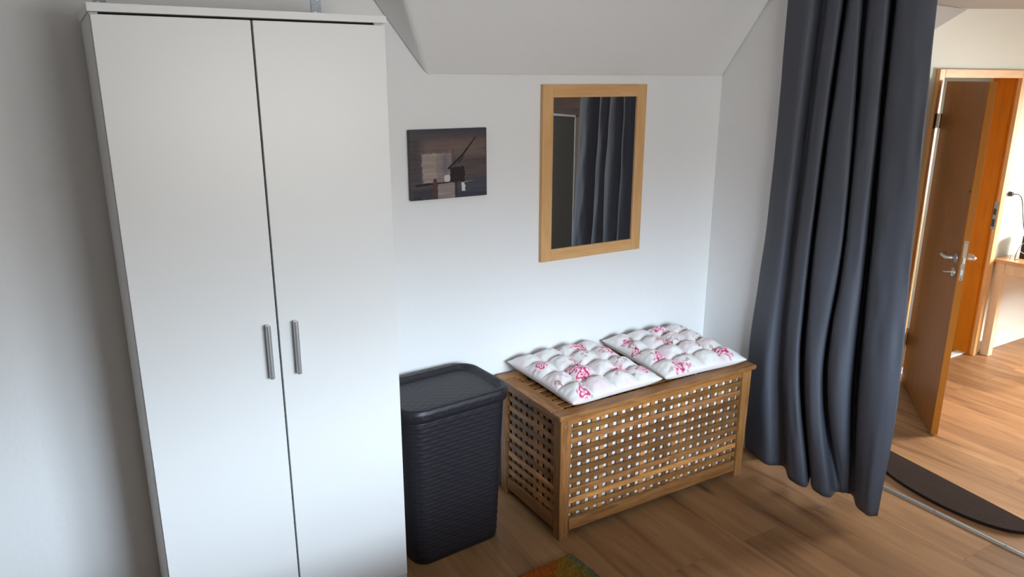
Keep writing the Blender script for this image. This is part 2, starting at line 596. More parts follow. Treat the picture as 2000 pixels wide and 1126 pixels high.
# back of the main room's corner seen from the hall, small room behind the door
struct('wall_hall_left', bx(HX0 - 0.02, HX0 + 0.0, 0.0, HY + 0.1, HZ, 2.35), M['wall_hall'])
bm = bmesh.new()
box(bm, DX0 - 0.2, DX0 - 0.05, HY + 0.15, 1.6, HZ, 2.2)
box(bm, DX1 + 0.2, DX1 + 0.35, HY + 0.15, 1.6, HZ, 2.2)
box(bm, DX0 - 0.2, DX1 + 0.35, 1.6, 1.7, HZ, 2.2)
box(bm, DX0 - 0.2, DX1 + 0.35, HY + 0.15, 1.7, 2.2, 2.3)
struct('wall_closet', bm, M['wall_hall'])
# step down from the room into the hall
bm = bmesh.new()
prism(bm, [(step_x(YF, -0.03), YF), (step_x(YF, -0.004), YF), (step_x(HY, -0.004), HY), (step_x(HY, -0.03), HY)], HZ, -0.12)
prism(bm, [(step_x(YF, -0.004), YF), (step_x(YF, 0.26), YF), (step_x(HY, 0.26), HY), (step_x(HY, -0.004), HY)], HZ, HZ + 0.18)
struct('trim_1', bm, M['floor'])
struct('baseboard_hall', bx(DX1 + 0.055, HX1, HY - 0.014, HY, HZ, HZ + 0.09), M['white_paint'], bevel=0.004)

# ------------------------------------------------------------------ threshold strip between room and opening
t = thing('threshold_strip', 'narrow silver metal threshold strip lying across the wooden floor by the curtain', 'floor strip', (2.726, -1.6, 0.0003))
bm = bmesh.new()
pts = [(-0.016, 0), (-0.013, 0.0035), (-0.007, 0.0022), (-0.005, 0.0045), (0.005, 0.0045), (0.007, 0.0022), (0.013, 0.0035), (0.016, 0)]
a = [bm.verts.new((x, -1.15, z)) for x, z in pts]
b = [bm.verts.new((x, 1.17, z)) for x, z in pts]
for i in range(len(pts) - 1):
    bm.faces.new((a[i], a[i + 1], b[i + 1], b[i]))
bm.faces.new(a)
bm.faces.new(b[::-1])
bm.faces.new((a[0], b[0], b[-1], a[-1]))
obj('strip', bm, plain('satin_aluminium', (0.46, 0.44, 0.40), 0.45, metal=0.8), t)
for k in range(9):
    bm = bmesh.new()
    cyl(bm, (0, -1.05 + 0.265 * k, 0.0044), (0, -1.05 + 0.265 * k, 0.0056), 0.0045, 12)
    obj('screw', bm, M['zinc'], t)

# ------------------------------------------------------------------ stair mat at the edge of the step
bm = bmesh.new()
W2, DPT = 0.35, 0.205
pts = [(0.0, W2), (0.0, -W2)]
for k in range(25):
    s = -math.pi / 2 + math.pi * k / 24
    pts.append((-DPT * (math.cos(s) ** 0.75 if math.cos(s) > 0 else 0), W2 * math.sin(s)))
pts = [pts[0]] + [pts[1]] + pts[3:-1]
prism(bm, pts, 0.0, 0.009)
t = thing('stair_mat', 'dark brown half-round stair mat at the edge of the step', 'mat', (2.990, -1.000, 0.0), R(-7.35))
obj('pile', bm, M['mat'], t, bevel=0.003)
bm = bmesh.new()
tube(bm, [(p[0], p[1], 0.0068) for p in pts[1:]] + [(p[0], p[1], 0.0068) for p in pts[:1]], 0.0062, 8)
obj('edging', bm, plain('dark_mat_edging', (0.022, 0.014, 0.010), 0.9, spec=0.1), t, smooth=True)

# ------------------------------------------------------------------ wardrobe
wx0, wx1, wy0, wy1, wz = 0.066, 0.757, -0.449, -0.022, 1.793
w = thing('wardrobe', 'tall white two-door wardrobe standing against the back wall', 'wardrobe', (wx0, wy0, 0))
WW, WD = wx1 - wx0, wy1 - wy0
bm = bmesh.new()
box(bm, 0.0, 0.018, 0.019, WD, 0, 1.774)
box(bm, WW - 0.018, WW, 0.019, WD, 0, 1.774)
box(bm, 0.018, WW - 0.018, WD - 0.008, WD - 0.002, 0.075, 1.774)
box(bm, 0.018, WW - 0.018, 0.022, WD - 0.01, 0.075, 0.093)
obj('body', bm, M['white_lam'], w, bevel=0.0008, segs=1)
obj('top_board', bx(-0.004, WW + 0.004, -0.003, WD, 1.7745, 1.793), M['white_lam'], w, bevel=0.001)
obj('plinth', bx(0.0, WW, 0.004, 0.018, 0.0, 0.072), M['white_lam'], w, bevel=0.001)
obj('gap_shade_panel', bx(0.019, WW - 0.019, 0.028, 0.034, 0.095, 1.772), M['gap_shade'], w)  # dark sheet added behind the doors, stands for shade in the gaps
mid = WW / 2 + 0.001
for side in (0, 1):
    a, b = ((0.0015, mid - 0.0025) if side == 0 else (mid + 0.0025, WW - 0.0005))
    d = obj('door', bx(a, b, 0.0, 0.0175, 0.0765, 1.769), M['white_lam'], w, bevel=0.001)
    hx_ = 0.317 if side == 0 else 0.391
    bm = bmesh.new()
    box(bm, hx_ - 0.0055, hx_ + 0.0045, -0.012, 0.0, 0.846, 0.998)
    h1 = obj('handle', bm, M['steel'], d, bevel=0.002)
    bm = bmesh.new()
    cyl(bm, (hx_ - 0.0005, -0.018, 0.846), (hx_ - 0.0005, -0.018, 0.998), 0.0068, 20)
    tag(obj('handle', bm, M['steel'], d, smooth=False, bevel=0.001), label='rounded brushed steel bar of the door handle')
    h1['label'] = 'flat steel foot of the door handle'
# slim plastic hinge cap seen under the top board
obj('hinge', bx(WW - 0.03, WW - 0.012, 0.002, 0.012, 1.7695, 1.774), M['grey_plastic'], w)

# galvanised angle brackets between wardrobe top and wall
for k, (bxx, lab) in enumerate(((0.118, 'galvanised steel angle bracket on the left end of the wardrobe top'),
                                (0.712, 'galvanised steel angle bracket near the right end of the wardrobe top'))):
    t = thing('angle_bracket', lab, 'bracket', (bxx, -0.0, wz))
    obj('wall_plate', bx(-0.016, 0.016, -0.003, -0.0005, 0.0005, 0.16), M['zinc'], t, bevel=0.0006)
    obj('foot_plate', bx(-0.016, 0.016, -0.11, -0.003, 0.0005, 0.003), M['zinc'], t, bevel=0.0006)
    for zz in (0.035, 0.075, 0.12):
        bm = bmesh.new()
        cyl(bm, (0.004 * (1 if zz > 0.05 else -1), -0.003, zz), (0.004 * (1 if zz > 0.05 else -1), -0.0055, zz), 0.0045, 12)
        obj('screw', bm, M['steel'], t)

# ------------------------------------------------------------------ wall mirror
mx0, mx1, mz0, mz1 = 1.546, 2.049, 0.933, 1.613
t = thing('wall_mirror', 'rectangular wall mirror in a flat beech frame', 'mirror', ((mx0 + mx1) / 2, 0, mz0))
hw, hh, fwid = (mx1 - mx0) / 2, mz1 - mz0, 0.047
obj('frame_side', bx(-hw, -hw + fwid, -0.02, -0.001, 0, hh), M['beech'], t, bevel=0.0012)
obj('frame_side', bx(hw - fwid, hw, -0.02, -0.001, 0, hh), M['beech'], t, bevel=0.0012)
obj('frame_rail', bx(-hw + fwid, hw - fwid, -0.02, -0.001, 0, fwid), M['beech_h'], t, bevel=0.0008)
obj('frame_rail', bx(-hw + fwid, hw - fwid, -0.02, -0.001, hh - fwid, hh), M['beech_h'], t, bevel=0.0008)
obj('glass', bx(-hw + fwid - 0.002, hw - fwid + 0.002, -0.014, -0.010, fwid - 0.002, hh - fwid + 0.002), M['mirror'], t)

# ------------------------------------------------------------------ painted canvas
def smooth_noise(h, w_, sh, sw, seed):
    r = np.random.default_rng(seed)
    g = r.random((sh + 2, sw + 2))
    yy = np.linspace(0, sh, h); xx = np.linspace(0, sw, w_)
    yi = yy.astype(int); xi = xx.astype(int); fy = (yy - yi)[:, None]; fx = (xx - xi)[None]
    fy = fy * fy * (3 - 2 * fy); fx = fx * fx * (3 - 2 * fx)
    a = g[yi][:, xi]; b = g[yi][:, xi + 1]; c = g[yi + 1][:, xi]; d = g[yi + 1][:, xi + 1]
    return (a * (1 - fx) + b * fx) * (1 - fy) + (c * (1 - fx) + d * fx) * fy


def paint_canvas(nx, ny):
    # X to the right, Y down, both 0..1, image measured on the picture
    X, Y = np.meshgrid(np.linspace(0, 1, nx), np.linspace(0, 1, ny), indexing='xy')
    def mix(c, col, m):
        return c * (1 - m[..., None]) + np.array(lin(col)) * m[..., None]
    streak = smooth_noise(ny, nx, 90, 5, 1) * 0.5 + smooth_noise(ny, nx, 40, 3, 2) * 0.5
    wob = (smooth_noise(ny, nx, 30, 30, 3) - 0.5)
    c = np.zeros((ny, nx, 3)) + lin((74, 64, 66))
    def box_m(x0, x1, y0, y1, soft=0.01, wb=0.02):
        s = lambda t: np.clip(t / soft + 0.5, 0, 1)
        x = X + wob * wb; y = Y + wob * wb
        return s(x - x0) * s(x1 - x) * s(y - y0) * s(y1 - y)
    c = mix(c, (60, 58, 68), np.clip(1 - Y / 0.16, 0, 1) * 0.8)
    c = mix(c, (112, 92, 84), box_m(0.15, 1.0, 0.16, 0.42, 0.12) * 0.7)
    c = mix(c, (84, 70, 70), box_m(0.5, 1.0, 0.42, 0.72, 0.15) * 0.7)
    c = mix(c, (60, 62, 74), box_m(0.62, 1.0, 0.72, 1.0, 0.06) * 0.9)
    c = mix(c, (62, 56, 60), box_m(0.0, 0.14, 0.1, 0.75, 0.12) * 0.7)
    c = mix(c, (142, 128, 122), box_m(0.15, 0.54, 0.34, 0.76, 0.02, 0.03) * 0.8)
    c = mix(c, (150, 136, 130), box_m(0.16, 0.33, 0.35, 0.76, 0.008, 0.05) * 0.8)
    c = mix(c, (92, 92, 106), box_m(0.41, 0.48, 0.34, 0.66, 0.06) * 0.7)
    c = mix(c, (122, 110, 108), box_m(0.48, 0.55, 0.3, 0.66, 0.03) * 0.5)
    c = mix(c, (40, 40, 50), box_m(0.0, 0.30, 0.84, 1.0, 0.08) * 0.8)
    c = mix(c, (140, 128, 124), box_m(0.345, 0.565, 0.775, 1.0, 0.01, 0.01) * 0.9)
    c = mix(c, (44, 44, 54), box_m(0.565, 0.60, 0.76, 1.0, 0.01, 0.01))
    c = mix(c, (44, 46, 60), box_m(0.60, 1.0, 0.93, 1.0, 0.03) * 0.8)
    c = c * (0.72 + 0.56 * streak)[..., None]
    def seg(x0, y0, x1, y1, w0, w1, col, a=1.0):
        nonlocal c
        dx, dy = x1 - x0, y1 - y0
        t_ = np.clip(((X - x0) * dx + (Y - y0) * dy) / (dx * dx + dy * dy), 0, 1)
        d = np.hypot(X - x0 - t_ * dx, (Y - y0 - t_ * dy) * 0.82) + wob * 0.004
        wd = w0 + (w1 - w0) * t_
        c = mix(c, col, np.clip((wd - d) / 0.004 + 0.5, 0, 1) * a)
    seg(0.545, 0.13, 0.55, 0.30, 0.002, 0.007, (116, 84, 74))
    seg(0.55, 0.30, 0.555, 0.56, 0.010, 0.008, (104, 66, 58))
    seg(0.53, 0.32, 0.535, 0.50, 0.004, 0.004, (60, 46, 46))
    seg(0.56, 0.40, 0.565, 0.58, 0.006, 0.004, (64, 50, 52))
    c = mix(c, (34, 18, 20), box_m(0.505, 0.695, 0.545, 0.77, 0.006, 0.018))
    seg(0.485, 0.565, 0.66, 0.395, 0.012, 0.013, (16, 13, 17))
    seg(0.66, 0.395, 0.845, 0.135, 0.013, 0.008, (16, 13, 17))
    seg(0.615, 0.49, 0.69, 0.40, 0.006, 0.006, (16, 13, 17))
    c = mix(c, (196, 188, 184), box_m(0.432, 0.505, 0.655, 0.755, 0.006, 0.012))
    seg(0.46, 0.69, 0.475, 0.72, 0.004, 0.004, (176, 166, 162))
    c = mix(c, (204, 200, 202), box_m(0.657, 0.698, 0.785, 0.905, 0.008, 0.02))
    seg(0.695, 0.775, 0.80, 0.762, 0.004, 0.003, (150, 140, 140), 0.8)
    seg(0.07, 0.79, 0.22, 0.775, 0.013, 0.014, (18, 15, 18))
    seg(0.22, 0.775, 0.50, 0.765, 0.012, 0.006, (26, 18, 20))
    seg(0.31, 0.73, 0.318, 0.99, 0.024, 0.024, (74, 44, 40))
    seg(0.305, 0.75, 0.312, 0.95, 0.008, 0.006, (94, 58, 50), 0.7)
    # painter's initials at the lower left
    for s in ((0.055, 0.935, 0.052, 0.985), (0.085, 0.935, 0.055, 0.965), (0.055, 0.962, 0.082, 0.988), (0.098, 0.955, 0.094, 0.982),
              (0.092, 0.985, 0.108, 0.972), (0.115, 0.935, 0.112, 0.988), (0.112, 0.988, 0.135, 0.984)):
        seg(*s, 0.004, 0.003, (10, 8, 12))
    return c


px0, px1, pz0, pz1 = 1.000, 1.304, 1.220, 1.464
nx, ny = 260, 200
cols = paint_canvas(nx, ny)
t = thing('wall_picture', 'small abstract painting in greys and browns on a stretched canvas', 'picture', ((px0 + px1) / 2, 0, pz0), 0)
W_, H_ = px1 - px0, pz1 - pz0
g = np.zeros((ny, nx, 3))
g[..., 0] = np.linspace(-W_ / 2, W_ / 2, nx)[None]
g[..., 2] = np.linspace(H_, 0, ny)[:, None]
g[..., 1] = -0.0182
# round the face over the stretcher edge
bmk = bx(-W_ / 2, W_ / 2, -0.018, -0.001, 0, H_)
obj('stretcher', bmk, plain('painted_canvas_edge', tuple(lin((74, 68, 74))), 0.7, noise=0.3, nscale=30), t, bevel=0.003)
g[0, :, 1] += 0.002; g[-1, :, 1] += 0.002; g[:, 0, 1] += 0.002; g[:, -1, 1] += 0.002
grid_obj('canvas', g, M['canvas'], t, cols)

# ------------------------------------------------------------------ laundry basket
def rrect(w_, d_, r, n=10, m=8):
    """points of a rounded rectangle, straight sides subdivided m times"""
    pts = []
    cs = [(w_ / 2 - r, -d_ / 2 + r, -90), (w_ / 2 - r, d_ / 2 - r, 0), (-w_ / 2 + r, d_ / 2 - r, 90), (-w_ / 2 + r, -d_ / 2 + r, 180)]
    for i, (cx, cy, a0) in enumerate(cs):
        arc = [(cx + r * math.cos(R(a0 + 90 * k / n)), cy + r * math.sin(R(a0 + 90 * k / n))) for k in range(n + 1)]
        pts += arc
        nx_, ny_, na = cs[(i + 1) % 4]
        e = (nx_ + r * math.cos(R(na)), ny_ + r * math.sin(R(na)))
        for k in range(1, m):
            f = k / m
            pts.append((arc[-1][0] * (1 - f) + e[0] * f, arc[-1][1] * (1 - f) + e[1] * f))
    return pts


def loft(levels, cap0=True, cap1=True, n=10, m=8):
    """levels: (w, d, r, z); gives UVs in metres"""
    bm = bmesh.new()
    uvl = bm.loops.layers.uv.new('UVMap')
    rings = []
    for (w_, d_, r, z) in levels:
        rings.append([bm.verts.new((x, y, z)) for x, y in rrect(w_, d_, r, n, m)])
    N_ = len(rings[0])
    per = [0]
    p0 = rrect(*levels[0][:3], n, m)
    for i in range(N_):
        a, b = p0[i], p0[(i + 1) % N_]
        per.append(per[-1] + math.hypot(a[0] - b[0], a[1] - b[1]))
    vv = [0]
    for i in range(1, len(levels)):
        dz = levels[i][3] - levels[i - 1][3]
        dw = (levels[i][0] - levels[i - 1][0]) / 2
        vv.append(vv[-1] + math.hypot(dz, dw))
    for j in range(len(rings) - 1):
        for i in range(N_):
            f = bm.faces.new((rings[j][i], rings[j][(i + 1) % N_], rings[j + 1][(i + 1) % N_], rings[j + 1][i]))
            for l, uvv in zip(f.loops, ((per[i], vv[j]), (per[i + 1], vv[j]), (per[i + 1], vv[j + 1]), (per[i], vv[j + 1]))):
                l[uvl].uv = uvv
    for flag, ring in ((cap0, rings[0][::-1]), (cap1, rings[-1])):
        if flag:
            f = bm.faces.new(ring)
            for l in f.loops:
                l[uvl].uv = (l.vert.co.x, l.vert.co.y)
    return bm


t = thing('laundry_basket', 'dark brown-black plastic wicker laundry basket with a flat lid, beside the wardrobe', 'laundry basket', (1.003, -0.215, 0), R(4.5))
BH = 0.60
lv = [(0.335, 0.235, 0.045, 0.0), (0.345, 0.245, 0.05, 0.006)]
for k in range(1, 21):
    f = k / 20
    lv.append((0.345 + 0.05 * f, 0.245 + 0.04 * f, 0.05 + 0.008 * f, 0.006 + (BH - 0.04) * f))
obj('body', loft(lv), M['basket'], t, smooth=True)
lid = [(0.396, 0.286, 0.060, BH - 0.046), (0.414, 0.304, 0.068, BH - 0.046), (0.422, 0.312, 0.072, BH - 0.040), (0.424, 0.314, 0.073, BH - 0.016),
       (0.420, 0.310, 0.072, BH - 0.006), (0.410, 0.300, 0.068, BH - 0.001), (0.396, 0.286, 0.063, BH), (0.384, 0.274, 0.058, BH - 0.003),
       (0.374, 0.264, 0.054, BH - 0.012), (0.366, 0.256, 0.050, BH - 0.017), (0.360, 0.250, 0.048, BH - 0.017)]
l = obj('lid', loft(lid), M['basket'], t, smooth=True)
# little woven knuckles round the lid rim
bm = bmesh.new()
P = rrect(0.4235, 0.3135, 0.073, 6, 12)
acc, last = 0, None
for i, p in enumerate(P):
    q = P[(i + 1) % len(P)]
    d_ = math.hypot(q[0] - p[0], q[1] - p[1])
    acc += d_
    if acc > 0.026:
        acc = 0
        ang = math.atan2(q[1] - p[1], q[0] - p[0])
        ca, sa = math.cos(ang), math.sin(ang)
        vs_ = box(bm, -0.0035, 0.0035, -0.0012, 0.004, BH - 0.030, BH - 0.018)
        for v in vs_:
            x_, y_ = v.co.x, v.co.y
            v.co.x, v.co.y = p[0] + x_ * ca - y_ * sa, p[1] + x_ * sa + y_ * ca
tag(obj('rim_weave', bm, M['basket'], l, bevel=0.0015), kind='stuff')
# vertical knots on the rounded corners of the body
bm = bmesh.new()
for sx, sy in ((-1, -1), (1, -1), (1, 1), (-1, 1)):
    for k in range(17):
        z = 0.03 + k * 0.031
        f = z / BH
        w_, d_, r_ = 0.345 + 0.05 * f, 0.245 + 0.04 * f, 0.05 + 0.008 * f
        cx, cy = sx * (w_ / 2 - r_), sy * (d_ / 2 - r_)
        aa = R(45)
        px_, py_ = cx + sx * r_ * math.cos(aa), cy + sy * r_ * math.sin(aa)
        vs_ = box(bm, -0.005, 0.005, -0.0014, 0.0014, z, z + 0.014)
        ang = math.atan2(sy, sx) + math.pi / 2
        ca, sa = math.cos(ang), math.sin(ang)
        for v in vs_:
            x_, y_ = v.co.x, v.co.y
            v.co.x, v.co.y = px_ + x_ * ca - y_ * sa, py_ + x_ * sa + y_ * ca
tag(obj('corner_weave', bm, M['basket'], t, bevel=0.001), kind='stuff')

# ------------------------------------------------------------------ lattice chest
def tone():
    k = random.choice((0.5, 0.65, 0.8, 0.95, 1.05, 1.25, 1.6)) * random.uniform(0.9, 1.1)
    return (k, k * random.uniform(0.93, 1.05), k * random.uniform(0.85, 1.15))


CX, CY, CW, CD, CH = 1.329, -0.484, 0.980, 0.454, 0.505
t = thing('storage_chest', 'wooden lattice storage chest with a lid, in the corner of the room', 'chest', (CX, CY, 0), 0)
chest = t
IN = 0.013
LW = 0.048
for ix in (0, 1):
    for iy in (0, 1):
        x0 = IN if ix == 0 else CW - IN - LW
        y0 = IN if iy == 0 else CD - IN - LW
        bm = bmesh.new()
        bm.loops.layers.float_color.new('tone')
        tn = (0.78, 0.72, 0.66) if ix == 0 else (0.9, 0.86, 0.8)
        lowv = box(bm, x0, x0 + LW, y0, y0 + LW, 0.0, CH - 0.022, tone=tn)
        for v in lowv[:4]:
            v.co.x += 0.004 if v.co.x < x0 + LW / 2 else -0.004
            v.co.y += 0.004 if v.co.y < y0 + LW / 2 else -0.004
        leg = obj('leg', bm, M['acacia_v'], t, bevel=0.003)
        if iy == 0:
            bm = bmesh.new()
            cyl(bm, (x0 + 0.020, y0 + 0.0005, CH - 0.047), (x0 + 0.020, y0 - 0.001, CH - 0.047), 0.0036, 14)
            obj('screw', bm, M['steel'], leg)
            bm = bmesh.new()
            cyl(bm, (x0 + 0.024, y0 + 0.006, 0.022), (x0 + 0.024, y0 + 0.001, 0.022), 0.0022, 12)
            obj('screw', bm, M['steel'], leg)
Z0, Z1 = 0.078, CH - 0.048      # lattice span between the rails
GZ = 0.0190                     # height of one row of holes
SZ = (Z1 - Z0 - 10 * GZ) / 9
PZ = GZ + SZ


def lattice_front(y, ydir, name):
    xa, xb = IN + LW, CW - IN - LW
    bm = bmesh.new()
    bm.loops.layers.float_color.new('tone')
    # horizontal slats, outer layer
    for k in range(1, 10):
        za = Z0 + k * PZ - SZ
        box(bm, xa, xb, y, y + ydir * 0.006, za, za + SZ, tone=tone())
    # upright slats, inner layer
    n = 22
    P_ = (xb - xa) / (n - 0.5)
    for k in range(n - 1):
        xc = xa + (k + 0.75) * P_
        box(bm, xc - (P_ - 0.0200) / 2, xc + (P_ - 0.0200) / 2, y + ydir * 0.0064, y + ydir * 0.0122, Z0 - 0.03, Z1 + 0.02, tone=tone())
    return obj(name, bm, M['acacia'], t, bevel=0.0008, segs=1)


def lattice_side(x, xdir, name):
    ya, yb = IN + LW, CD - IN - LW
    bm = bmesh.new()
    bm.loops.layers.float_color.new('tone')
    for k in range(1, 10):
        za = Z0 + k * PZ - SZ
        box(bm, x, x + xdir * 0.006, ya, yb, za, za + SZ, tone=tone())
    n = 9
    P_ = (yb - ya) / (n - 0.5)
    for k in range(n - 1):
        yc = ya + (k + 0.75) * P_
        box(bm, x + xdir * 0.0064, x + xdir * 0.0122, yc - (P_ - 0.0175) / 2, yc + (P_ - 0.0175) / 2, Z0 - 0.03, Z1 + 0.02, tone=tone())
    return obj(name, bm, M['acacia_y'], t, bevel=0.0008, segs=1)


lattice_front(IN + 0.010, 1, 'lattice_panel')
lattice_front(CD - IN - 0.010, -1, 'lattice_panel')
lattice_side(IN + 0.010, 1, 'lattice_panel')
lattice_side(CW - IN - 0.010, -1, 'lattice_panel')
for (a, m_) in (((IN + LW, CW - IN - LW, IN + 0.006, IN + 0.024), 'acacia'), ((IN + LW, CW - IN - LW, CD - IN - 0.024, CD - IN - 0.006), 'acacia'),
                ((IN + 0.006, IN + 0.024, IN + LW, CD - IN - LW), 'acacia_y'), ((CW - IN - 0.024, CW - IN - 0.006, IN + LW, CD - IN - LW), 'acacia_y')):
    obj('rail', bx(*a, Z1, CH - 0.0225, tone=(1.05, 0.98, 0.85)), M[m_], t, bevel=0.0015)
    obj('rail', bx(*a, 0.030, Z0, tone=(0.85, 0.8, 0.75)), M[m_], t, bevel=0.0015)
obj('bottom_board', bx(IN + 0.03, CW - IN - 0.03, IN + 0.03, CD - IN - 0.03, 0.030, 0.038, tone=(0.7, 0.7, 0.7)), M['acacia'], t)
# lid: frame boards and a lattice field
bm = bmesh.new()
bm.loops.layers.float_color.new('tone')
FB = 0.058
lidp = obj('lid', bx(0, CW, 0, FB, CH - 0.020, CH, tone=(0.80, 0.76, 0.72)), M['acacia'], t, bevel=0.006, segs=3)
obj('lid_board', bx(0, CW, CD - FB, CD, CH - 0.020, CH, tone=(0.95, 0.9, 0.85)), M['acacia'], lidp, bevel=0.004, segs=3)
obj('lid_board', bx(0.0, FB, FB + 0.0006, CD - FB - 0.0006, CH - 0.020, CH, tone=(0.88, 0.82, 0.76)), M['acacia_y'], lidp, bevel=0.003, segs=3)
obj('lid_board', bx(CW - FB, CW, FB + 0.0006, CD - FB - 0.0006, CH - 0.020, CH, tone=(0.95, 0.9, 0.85)), M['acacia_y'], lidp, bevel=0.003, segs=3)
GL = 0.0165
n = 21
P_ = (CW - 2 * FB - GL) / n
for k in range(n):
    xa_ = FB + GL + k * P_
    if k < n - 1:
        box(bm, xa_, xa_ + P_ - GL, FB, CD - FB, CH - 0.014, CH - 0.0085, tone=tone())
n = 8
P_ = (CD - 2 * FB - GL) / n
for k in range(n):
    ya_ = FB + GL + k * P_
    if k < n - 1:
        box(bm, FB, CW - FB, ya_, ya_ + P_ - GL, CH - 0.008, CH - 0.0025, tone=tone())
obj('lid_lattice', bm, M['acacia'], lidp, bevel=0.0008, segs=1)

# white cloth lining held flat behind the front lattice
bm = bmesh.new()
box(bm, IN + 0.052, CW - IN - 0.052, IN + 0.0245, IN + 0.0285, 0.040, CH - 0.022)
bmesh.ops.subdivide_edges(bm, edges=bm.edges[:], cuts=9, use_grid_fill=True)
for v in bm.verts:
    v.co.y += 0.0014 * math.sin(v.co.x * 23 + v.co.z * 9) + 0.0014
obj('cloth_lining', bm, M['linen'], chest, smooth=True)['label'] = 'white cloth lining showing through the front lattice holes'

# ------------------------------------------------------------------ tufted cushions
def rose_paint(nu, nv, seed, spots):
    r = np.random.default_rng(seed)
    U, V = np.meshgrid(np.linspace(0, 1, nu), np.linspace(0, 1, nv), indexing='ij')
    c = np.zeros((nu, nv, 3)) + lin((228, 224, 222))
    n1 = smooth_noise(nu, nv, 60, 60, seed + 1)
    n2 = smooth_noise(nu, nv, 26, 26, seed + 2)
    n3 = smooth_noise(nu, nv, 8, 8, seed + 3)

    def mix(c, col, m):
        return c * (1 - m[..., None]) + lin(col) * m[..., None]
    c = mix(c, (232, 204, 212), np.clip((n3 - 0.62) * 4, 0, 0.6))
    for (u, v, rad, kind) in spots:
        du, dv = U - u, V - v
        d = np.hypot(du, dv) / (rad * 1.12) + (n2 - 0.5) * 0.55
        ang = np.arctan2(dv, du)
        petals = 0.5 + 0.5 * np.sin(d * 11 + 2.2 * np.sin(ang * 3 + u * 40) + n1 * 3)
        body = np.clip((1 - d) * 6, 0, 1)
        if kind == 'leaf':
            m_ = body * np.clip((n1 - 0.45) * 8, 0, 1)
            c = mix(c, (150, 116, 96), m_ * 0.8)
            continue
        deep, mid_, light = ((196, 40, 104), (226, 112, 158), (246, 214, 222)) if kind == 'rose' else ((150, 36, 74), (200, 96, 130), (240, 208, 214))
        c = mix(c, light, body * 0.95)
        c = mix(c, mid_, body * np.clip(petals * 1.7 - 0.3, 0, 1) * 0.95)
        c = mix(c, deep, body * np.clip((petals - 0.62) * 5, 0, 1) * 0.9)
        # leaves and buds around
        for k in range(5):
            a = r.uniform(0, 6.28)
            uu, v2 = u + math.cos(a) * rad * 1.35, v + math.sin(a) * rad * 1.35
            e = np.hypot((U - uu) * math.cos(a) + (V - v2) * math.sin(a), 2.2 * (-(U - uu) * math.sin(a) + (V - v2) * math.cos(a))) / (rad * 0.45)
            lm = np.clip((1 - e + (n1 - 0.5) * 0.9) * 4, 0, 1) * (1 - body)
            c = mix(c, ((150, 120, 98), (206, 84, 130), (166, 136, 112))[k % 3], lm * 0.65)
    return c


def cushion(name, label, loc, rotz, size, seed, spots, H=0.062, tilt=(0, 0)):
    n = 230
    U, V = np.meshgrid(np.linspace(0, 1, n), np.linspace(0, 1, n), indexing='ij')
    t_ = thing(name, label, 'cushion', loc, rotz, 'tufted rose cushions on the chest')
    t_.rotation_euler = (tilt[0], tilt[1], rotz)
    a, b = U * 2 - 1, V * 2 - 1
    # pincushion outline: corners drawn out
    k = 0.055
    px_ = a * (1 - k * (1 - b ** 2) * np.abs(a) ** 2) * size / 2
    py_ = b * (1 - k * (1 - a ** 2) * np.abs(b) ** 2) * size / 2
    edge = np.clip((1 - np.abs(a) ** 4), 0, 1) ** 0.42 * np.clip((1 - np.abs(b) ** 4), 0, 1) ** 0.42
    # puffs between tufting points
    gu, gv = U * 4, V * 4
    puff = (np.abs(np.sin(gu * math.pi)) ** 0.55) * (np.abs(np.sin(gv * math.pi)) ** 0.55)
    inner = np.clip(np.minimum(np.minimum(U, 1 - U), np.minimum(V, 1 - V)) * 9, 0, 1)
    crease = 0.28 + 0.72 * puff
    hgt = edge * (crease * inner + (0.5 + 0.5 * puff) * (1 - inner))
    for i in (1, 2, 3):
        for j in (1, 2, 3):
            d2 = ((U - i / 4) ** 2 + (V - j / 4) ** 2)
            hgt *= 1 - 0.6 * np.exp(-d2 / 0.0010)
            # gathering wrinkles round each tuft
            an = np.arctan2(V - j / 4, U - i / 4)
            hgt *= 1 + 0.05 * np.sin(an * 9 + i + j * 2) * np.exp(-d2 / 0.004)
    wr = smooth_noise(n, n, 24, 24, seed) - 0.5
    rim = np.sin(U * 95 + 2 * wr) * (np.exp(-((V) / 0.06) ** 2) + np.exp(-((1 - V) / 0.06) ** 2)) + \
        np.sin(V * 95 + 2 * wr) * (np.exp(-((U) / 0.06) ** 2) + np.exp(-((1 - U) / 0.06) ** 2))
    hgt = hgt * (1 + 0.16 * wr) + 0.03 * rim * edge
    z = 0.026 + H * 0.80 * hgt
    top = np.stack([px_, py_, z], -1)
    col = rose_paint(n, n, seed, spots)
    cov = grid_obj('cover_top', top, M['print'], t_, col)
    zb = 0.026 - 0.026 * np.clip(edge * 1.6, 0, 1)
    bot = np.stack([px_, py_, zb], -1)[::-1]
    s_ = 5
    bot = bot[::s_][:, ::s_] if (n - 1) % s_ == 0 else bot
    grid_obj('cover_bottom', bot, M['print'], t_, np.zeros(bot.shape) + lin((226, 222, 220)))
    for i in (1, 2, 3):
        for j in (1, 2, 3):
            i0, j0 = int(round(i / 4 * (n - 1))), int(round(j / 4 * (n - 1)))
            p = top[i0, j0]
            bm_ = bmesh.new()
            bmesh.ops.create_uvsphere(bm_, u_segments=12, v_segments=8, radius=0.005, matrix=Matrix.Translation((p[0], p[1], p[2] + 0.001)) @ Matrix.Diagonal((1, 1, 0.5, 1)))
            obj('tuft', bm_, M['linen'], t_, smooth=True)
    return t_


